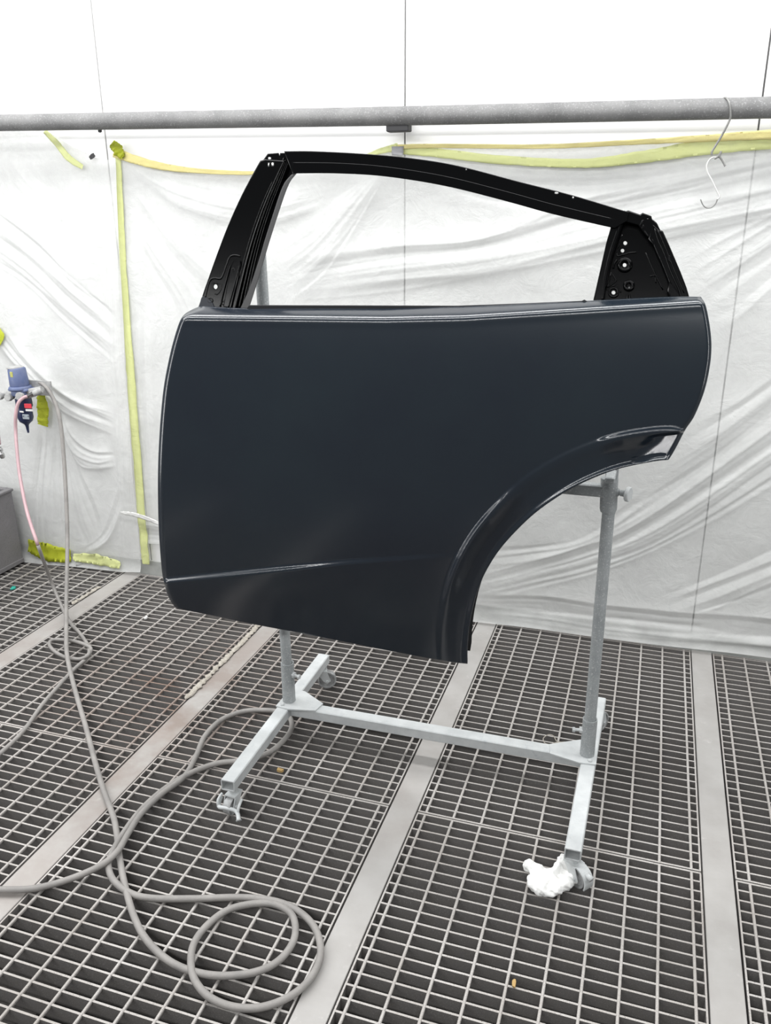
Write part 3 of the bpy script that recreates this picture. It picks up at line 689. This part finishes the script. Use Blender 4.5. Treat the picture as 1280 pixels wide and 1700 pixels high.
def door_y(px, py):
    y = np.full(px.shape, .030)
    vv = (py-515)/490.
    uu = (px-720)/460.
    y += -.022*(1-(2*vv-.95)**2) + .018*uu**2*np.where(uu > 0, 1.3, .7)
    cr = np.interp(px, [303, 640, 770, 960, 1160], [525, 528, 525, 513, 500])     # shoulder crease
    y += 3*np.log1p(np.exp(np.clip((cr-py)/3., -20, 20)))*.0020
    y += -.0012*np.exp(-((py-cr-4)/9.)**2)
    lo = np.interp(px, [275, 470, 580, 760], [968, 948, 937, 925])                  # lower crease
    a = np.interp(px, [275, 450, 640, 760], [1., .9, .25, 0])
    d = py-lo
    y += -a*.0085*np.where(d < 0, sstep(d, -9, 0), 1-sstep(d, 1, 95))
    y += .00006*np.clip(d, 0, 160)
    dist, par, sg = poly_dist(px, py, ARCH)                                        # wheel-arch band
    wd = np.interp(par, [0, .1, .3, .6, .9, 1.], [40, 44, 47, 52, 50, 48])
    on = np.interp(par, [0, .16, .25, .42, .55, .8, .87, 1], [.08, .25, 1, 1, .16, .16, .9, 1])
    q = dist-wd
    B = -on*.0105*np.where(q > 0, sstep(-q, -9, 0), 1-sstep(-q, 2, 26))
    B += on*.006*sstep(-q, 4, 40)
    y += -.004*(1-sstep(dist, 0, 9))
    # hollow between the crease and the lip at the rear corner
    yc_ = np.interp(px, [1062, 1137], [724, 714])
    e = sstep(px+(py-740)*.6, 1062, 1096)*(py > yc_)*sstep(py, yc_, yc_+5)
    y += B*(1-e)+e*(.0075-.00035*(py-yc_))
    dl, _, _ = poly_dist(px, py, lef); y += .007*np.clip(1-dl/7., 0, 1)**2
    dr, _, _ = poly_dist(px, py, rig); y += .007*np.clip(1-dr/6., 0, 1)**2
    return y
PX, PYv = S[:, :, 0], S[:, :, 1]
Yd = door_y(PX, PYv)
P3 = at_y(PX, PYv, Yd)
idx = np.arange(NU*NV).reshape(NV, NU)
Fq = np.stack([idx[1:, :-1], idx[1:, 1:], idx[:-1, 1:], idx[:-1, :-1]], -1).reshape(-1, 4)
bd = np.concatenate([idx[0, :], idx[1:, -1], idx[-1, -2::-1], idx[-2:0:-1, 0]])
base = P3.reshape(-1, 3)
def skirt(base, bd, Fq, steps):
    """steps: (inset towards the centre, depth)"""
    cur = bd; V = [base]; n = len(base); Fs = [Fq]; B = base[bd]
    tg = np.roll(B, -3, 0)-np.roll(B, 3, 0); tg /= np.linalg.norm(tg, axis=1)[:, None]+1e-9
    nr = np.stack([tg[:, 2], np.zeros(len(B)), -tg[:, 0]], 1)
    cen = B.mean(0)
    for ins, dep in steps:
        Q = B+nr*ins*SG+np.array([0, dep, 0]); V.append(Q); new = np.arange(len(bd))+n; n += len(bd)
        Fs.append(np.stack([cur, np.roll(cur, -1), np.roll(new, -1), new], 1)); cur = new
    return np.vstack(V), np.vstack(Fs), cur
SG = 1.0
Bt = base[bd]; area2 = np.sum(Bt[:, 0]*np.roll(Bt[:, 2], -1)-np.roll(Bt[:, 0], -1)*Bt[:, 2]); SG = 1.0 if area2 < 0 else -1.0
Vv, Ff, last = skirt(base, bd, Fq, [(-.0012, .0014), (-.0012, .0035), (.0012, .0050), (.012, .0052)])
obj('outer_skin', (Vv, Ff), M_door, door, True)
# inner shell: coarser copy set back, closed to the skin by side walls
st_ = 6
ii = np.unique(np.append(np.arange(0, NV, st_), NV-1)); jj = np.unique(np.append(np.arange(0, NU, st_), NU-1))
cpx = PX[np.ix_(ii, jj)]; cpy = PYv[np.ix_(ii, jj)]
Fr = at_y(cpx, cpy, Yd[np.ix_(ii, jj)])
cen = Fr.reshape(-1, 3).mean(0)
nv, nu = cpx.shape; ix = np.arange(nv*nu).reshape(nv, nu)
def inner_layer(off_, ins):
    G = Fr.copy()
    # shrink by moving edge rows/cols inward: blend of neighbour positions
    g = G.reshape(-1, 3).copy(); g[:, 1] += off_
    b_ = np.concatenate([ix[0, :], ix[1:, -1], ix[-1, -2::-1], ix[-2:0:-1, 0]])
    Bq = g[b_]; tg = np.roll(Bq, -1, 0)-np.roll(Bq, 1, 0); tg /= np.linalg.norm(tg, axis=1)[:, None]+1e-9
    g[b_] = Bq+np.stack([tg[:, 2], np.zeros(len(Bq)), -tg[:, 0]], 1)*ins*SG
    return g, b_
g1, b1 = inner_layer(.006, .010); g2, b2 = inner_layer(.050, .014)
Fi = np.stack([ix[:-1, :-1], ix[:-1, 1:], ix[1:, 1:], ix[1:, :-1]], -1).reshape(-1, 4)
n1 = len(g2)
Vi = np.vstack([g2, g1[b1]]); nb = len(b1); r1 = np.arange(nb)+n1
Fs_ = np.vstack([Fi, np.stack([b2, r1, np.roll(r1, -1), np.roll(b2, -1)], 1)])
obj('inner_shell', (Vi, Fs_), M_door_in, door, True)

# ---- window frame pieces: flat pressings with real holes
US = .00088
def plate(name, outline, m, off_=0., thick=.004, bev=.0012, holes=(), parent=None, lab=None, sm=0, mapf=None, res=0):
    cu_ = bpy.data.curves.new(name, 'CURVE'); cu_.dimensions = '2D'; cu_.fill_mode = 'BOTH'
    cu_.extrude = thick/2; cu_.bevel_depth = bev; cu_.bevel_resolution = 1
    def spl(P):
        s = cu_.splines.new('POLY'); s.points.add(len(P)-1)
        for i, p in enumerate(P): s.points[i].co = (p[0]*US, -p[1]*US, 0, 1)
        s.use_cyclic_u = True
    spl(outline)
    for h in holes:
        hx, hy, rx = h[:3]; ry = h[3] if len(h) > 3 else rx; sk = h[4] if len(h) > 4 else 0
        spl([(hx+(rx+1.3)*math.cos(a)+sk*math.sin(a)*-1, hy+(ry+1.3)*math.sin(a)) for a in np.linspace(0, 2*PI, 14)[:-1]])
    tmp = bpy.data.objects.new('tmp', cu_); C.objects.link(tmp)
    dg = bpy.context.evaluated_depsgraph_get(); me = bpy.data.meshes.new_from_object(tmp.evaluated_get(dg))
    bpy.data.objects.remove(tmp); me.name = name
    n = len(me.vertices); co = np.empty(n*3); me.vertices.foreach_get('co', co); co = co.reshape(-1, 3)
    P = (mapf or at_lean)(co[:, 0]/US, -co[:, 1]/US, off_-co[:, 2])
    me.vertices.foreach_set('co', P.ravel()); me.update(); me.materials.clear()
    o = link(name, me, m, parent or door, True, sharp=25)
    if lab: o['label'] = lab
    return o
def sc(P, n=6): return [tuple(q[:2]) for q in smooth_path([(p[0], p[1], 0) for p in P], n)]
def bead(name, P, r, off_, m=None, parent=None, n=5, seg=8):
    Q = np.array([(p[0], p[1]) for p in sc(P, n)]); X = at_lean(Q[:, 0], Q[:, 1], off_)
    return obj(name, tube(list(X), r, seg), m or M_black, parent or door, True)
def ring(name, cx, cy, rpx, r, off_, parent, m=None):
    a = np.linspace(0, 2*PI, 25); X = at_lean(cx+rpx*np.cos(a), cy+rpx*np.sin(a), off_)
    return obj(name, tube(list(X), r, 8, cap=False), m or M_black, parent, True)
# front pillar
outer_e = [(333, 513), (338, 490), (347, 464), (362, 422), (380, 375), (400, 330), (418, 295), (433, 268)]
ridge1 = [(470, 268), (455, 300), (438, 340), (422, 385), (409, 430), (398, 475), (389, 513)]
inner_e = [(492, 286), (481, 300), (473, 318), (462, 350), (447, 397), (436, 434), (423, 477), (411, 514)]
oe = sc(outer_e); r1_ = sc(ridge1); ie = sc(inner_e)
pc = plate('pillar_cover', oe+[(440, 266)]+r1_, M_black, 0, .006, .0014, holes=[(358, 476, 3.4, 4.3), (446, 272.5, 1.3, 3.0, .6), (452.5, 272, 2.3, 2.8)])
plate('pillar_tab', [(437, 267), (445, 256), (462, 255), (466, 268)], M_black, .003, .005, .001, holes=[(447.5, 262.5, 2.3, 1.6)], parent=door)
plate('pillar_seam_clip', [(464, 266), (466, 255), (474, 255), (476, 262), (470, 270)], M_black, .004, .006, .001)
plate('window_channel', [(474, 258)]+r1_+ie[::-1], M_black, .016, .006, .0012)
rev = sc([(484, 292), (474, 304), (466, 322), (456, 352), (441, 399), (430, 436), (415, 480), (400, 514)])
plate('channel_reveal', ie+rev[::-1], M_black_satin, .004, .018, .0015, lab='dark satin inner edge of the window channel')
for i, (dx, r_) in enumerate(((0, .0022), (6.5, .0018), (12, .0016), (17, .0018))):
    P = [(p[0]+dx*(0.55+.45*k_/6), p[1]) for k_, p in enumerate([(472, 262), (456, 300), (439, 340), (423, 385), (410, 430), (399, 475), (390, 513)])]
    bead('channel_bead', P, r_, -.001+.005*(i > 0))
bead('channel_bead', [(452, 302), (436, 338), (419, 384), (406, 428), (397, 462)], .0012, -.0045)
# stamped step at the pillar foot
bead('stamped_edge', [(341, 494), (344, 480), (349, 466), (356, 462), (366, 463), (371, 455), (377, 438), (382, 427), (390, 424), (399, 426)], .0022, -.004, parent=pc)
bead('stamped_edge', [(352, 470), (362, 471), (368, 473), (366, 483), (361, 489), (357, 488)], .0013, -.004, parent=pc)
plate('foot_bracket', [(372, 508), (378, 476), (384, 444), (388, 435), (398, 434), (399, 440), (392, 470), (383, 510)], M_black, -.005, .004, .001, holes=[(387, 448.5, .1, .1)])
bead('bracket_edge', [(379, 510), (385, 488), (392, 462), (397, 442)], .0013, -.009)
bead('bracket_edge', [(365, 509), (370, 488), (377, 460), (382, 442)], .0012, -.006)
ring('rivet', 387, 448, 2.4, .0009, -.008, door); ring('rivet', 370, 503, 2.8, .0009, -.006, door); ring('rivet', 349, 499, 4, .0011, -.005, door)
plate('foot_flange', sc([(329, 513), (333, 503), (336, 494), (341, 494), (350, 500), (356, 512)], 4), M_foot, -.003, .004, .001, lab='navy primed foot of the front pillar')
# roof rail
ro = sc([(473, 252), (520, 252), (600, 256), (680, 263), (760, 276), (860, 302), (950, 325), (1043, 353)])
ri = sc([(486, 287), (560, 287), (640, 292), (740, 308), (840, 333), (920, 355), (1020, 378)])
plate('roof_rail', ro+[(1040, 366)]+ri[::-1], M_black, -.002, .012, .0009, holes=[(924, 320, 2.9, 1.1), (951.5, 327.5, 1.2, 1.0), (774, 281, .5, .5)])
plate('roof_rail_lip', sc([(486, 270), (560, 271), (640, 277), (740, 293), (840, 318), (920, 340), (1020, 364)])+ri[::-1], M_black, -.0055, .006, .0006)
# rear quarter
q_out = [(1017, 376), (1030, 355), (1043, 351), (1056, 356), (1066, 358), (1070, 356), (1080, 360), (1081, 364), (1088, 369), (1094, 383), (1099, 385), (1108, 405), (1117, 426), (1128, 452), (1138, 478), (1142, 492), (1137, 500), (985, 503)]
plate('quarter_panel', q_out, M_black, .014, .004, .001, holes=[(1038, 403.5, 3.0), (1033.5, 416, 2.8), (1037, 440, 3.0), (1018.5, 485.8, 3.0)])
plate('quarter_front_post', [(1017, 374), (1034, 356), (1028, 381), (1018, 412), (1010, 440), (1004, 470), (1000, 503), (986, 503), (998, 450), (1008, 405)], M_black, .001, .008, .0018)
plate('quarter_top_plate', [(1034, 354), (1043, 351), (1063, 358), (1067, 355), (1080, 360), (1081, 365), (1089, 371), (1095, 383), (1083, 398), (1072, 388), (1060, 372), (1030, 364)], M_black, .000, .008, .0016, holes=[(1075.5, 361.5, .9)])
plate('quarter_rear_post', [(1084, 374), (1094, 383), (1099, 385), (1108, 405), (1117, 426), (1128, 452), (1138, 478), (1142, 492), (1128, 500), (1118, 478), (1108, 454), (1098, 430), (1088, 408), (1078, 396)], M_black, .000, .008, .0018)
def stamp(P, r=.0013, o=.0105): return bead('stamped_edge', P, r, o, n=3)
bead('post_bead', [(1031, 360), (1024, 386), (1013, 420), (1004, 460), (1000, 500)], .0022, -.004)
bead('post_bead', [(1033, 371), (1027, 390), (1016, 424), (1009, 452), (1005, 478)], .0017, .000)
stamp([(1033, 390), (1029, 405), (1024, 424), (1034, 423), (1045, 420), (1056, 419)])
stamp([(1072, 420), (1080, 438), (1090, 460), (1101, 481)], .0015)
stamp([(1018, 446), (1020, 437), (1024, 432)], .002); stamp([(1014, 453), (1008, 476)], .0014)
stamp([(1015, 453), (1009, 475), (1013, 474), (1022, 467), (1023, 465), (1015, 453)], .0013)
stamp([(1024, 472), (1027, 478), (1031, 486)], .0012); stamp([(1007, 482), (1012, 478), (1022, 473)], .0012)
stamp([(1079, 459), (1083, 458), (1088, 457)], .0016); stamp([(1088, 459), (1089, 470)], .0010)
stamp([(1041, 490), (1042, 500)], .0018); stamp([(1045, 490), (1046, 500)], .0018); stamp([(1013, 497), (1016, 502)], .0018)
for P, r_, o_ in (([(1063, 375), (1066, 369), (1068, 366)], .0022, -.005), ([(1066, 380), (1068, 374)], .0018, -.005), ([(1070, 384), (1073, 388), (1076, 392)], .0018, -.004),
                 ([(1087, 380), (1094, 402), (1104, 424), (1114, 452), (1126, 478), (1131, 493)], .0016, -.006), ([(1083, 398), (1091, 418), (1100, 438), (1108, 458), (1113, 472)], .0018, -.004),
                 ([(1112, 425), (1110, 430), (1114, 436)], .0013, -.006), ([(1092, 383), (1100, 400), (1110, 424), (1122, 454), (1136, 486)], .0013, -.006)):
    bead('post_bead', P, r_, o_, n=4)
plate('corner_gusset', [(1112, 472), (1118, 478), (1126, 488), (1131, 497), (1116, 497), (1110, 482)], M_black, -.004, .006, .0022)
ring('boss', 1037, 440, 9, .0042, .0105, door); ring('boss', 1044, 474.5, 6.5, .0034, .0105, door); ring('boss', 1018.5, 485.8, 7.5, .002, .0105, door)
pb = at_lean(np.array(1045.), np.array(477.), .009)
obj('stud', lathe([(0, 0), (.0022, 0), (.0022, .008), (.0016, .010), (0, .010)], pb, (0, -1, 0), 10), M_chrome, door, sharp=40)['label'] = 'bare metal stud'
# belt strip between skin and glass opening
def belt_map(px, py, o_): return at_y(px, py, .064+np.asarray(o_))
plate('belt_strip', [(411, 511), (414, 507.5), (600, 508), (760, 508.5), (860, 505), (966, 500.5), (970, 498.5), (978, 503), (978, 516), (411, 520)], M_black_edge, 0, .006, .001, mapf=belt_map, lab='black belt moulding along the glass slot')

# ------------------------------------------------------------------ crumpled cloth and small scraps
def blob(name, balls, vox, disp, m, label, cat, freq=90):
    import bmesh
    bm = bmesh.new()
    for (x, y, z, r) in balls:
        bmesh.ops.create_icosphere(bm, subdivisions=2, radius=r, matrix=Matrix.Translation((x, y, z)))
    me = bpy.data.meshes.new(name); bm.to_mesh(me); bm.free()
    o = bpy.data.objects.new('tmp', me); C.objects.link(o)
    r = o.modifiers.new('r', 'REMESH'); r.mode = 'VOXEL'; r.voxel_size = vox
    s = o.modifiers.new('s', 'SMOOTH'); s.iterations = 4; s.factor = .6
    dg = bpy.context.evaluated_depsgraph_get(); me2 = bpy.data.meshes.new_from_object(o.evaluated_get(dg)); bpy.data.objects.remove(o)
    me2.name = name
    n = len(me2.vertices); co = np.empty(n*3); me2.vertices.foreach_get('co', co); co = co.reshape(-1, 3)
    no = np.empty(n*3); me2.vertices.foreach_get('normal', no); no = no.reshape(-1, 3)
    rr = np.random.default_rng(2); d = np.zeros(n)
    for k in range(14):
        kv = rr.normal(0, 1, 3)*freq*rr.uniform(.5, 1.8); d += (1-2*np.abs(np.sin(co@kv+rr.uniform(0, 6))))*.5/(1+k*.2)
    co += no*(d*disp)[:, None]; co[:, 2] = np.maximum(co[:, 2], .0008)
    me2.vertices.foreach_set('co', co.ravel()); me2.materials.clear()
    o = link(name, me2, m, None, True); tag(o, label, cat); return o
def fl(px, py, z=0.): return at_z(np.array(float(px)), np.array(float(py)), z)
balls = []
path = smooth_path([fl(876, 1436, .020), fl(892, 1444, .018), fl(912, 1450, .015), fl(928, 1440, .024), fl(936, 1428, .028), fl(950, 1440, .024), fl(950, 1456, .018), fl(934, 1472, .014), fl(912, 1480, .012), fl(890, 1474, .012), fl(884, 1458, .013)], 4)
for i, p in enumerate(path): balls.append((p[0], p[1], p[2], .0130+.0025*math.sin(i*1.7)))
for q in ((905, 1462), (920, 1464), (934, 1456), (899, 1452)): p = fl(*q, .010); balls.append((p[0], p[1], p[2], .014))
blob('crumpled_cloth', balls, .0016, .0028, M_cloth, 'crumpled white cloth on the grating against the right front caster', 'cloth', 85)
def scrap(name, px, py, wd, hg, m, label, cat, seed=1, z=.0):
    p = fl(px, py); r = random.Random(seed); n = 7; P = []
    for i in range(n):
        a = 2*PI*i/n; k_ = r.uniform(.6, 1.1); P.append((p[0]+wd/2*k_*math.cos(a), p[1]+hg/2*k_*math.sin(a)))
    v, f = prism(P, z+.0005, z+.003); v = [(a, b_, c+(r.uniform(0, .005) if i >= n else 0)) for i, (a, b_, c) in enumerate(v)]
    tag(obj(name, (v, f), m), label, cat)
scrap('orange_scrap', 466, 1281, .020, .016, M_orange, 'small ochre scrap on the grating behind the left front caster', 'scrap', 3)
scrap('orange_scrap', 853, 1634, .010, .018, M_orange, 'tiny ochre scrap on the foreground grating below the white cloth', 'scrap', 4)
scrap('green_scrap', 22, 978, .016, .022, M_green, 'tiny green plastic scrap on the grating near the grey bin', 'scrap', 5)
scrap('paper_scrap', 242, 1027, .010, .016, M_cloth, 'tiny pale paper scrap on the grating left of the door', 'scrap', 6)
# flaking paint heaps along two strips
def crust(a, b_, n, wpx, label):
    A = fl(*a); B = fl(*b_); balls = []
    for i in range(n):
        t = i/(n-1); p = A*(1-t)+B*t; r = wpx*random.uniform(.5, 1.1)
        balls.append((p[0]+random.uniform(-.006, .006), p[1], .0004, r))
    blob('paint_crust', balls, .0020, .0009, M_debris, label, 'debris', 260)
crust((432, 1036), (310, 1160), 300, .0068, 'crusty line of dried overspray along the strip left of the stand')
crust((166, 974), (120, 1003), 90, .0052, 'short crust of dried overspray on the leftmost strip by the hose')
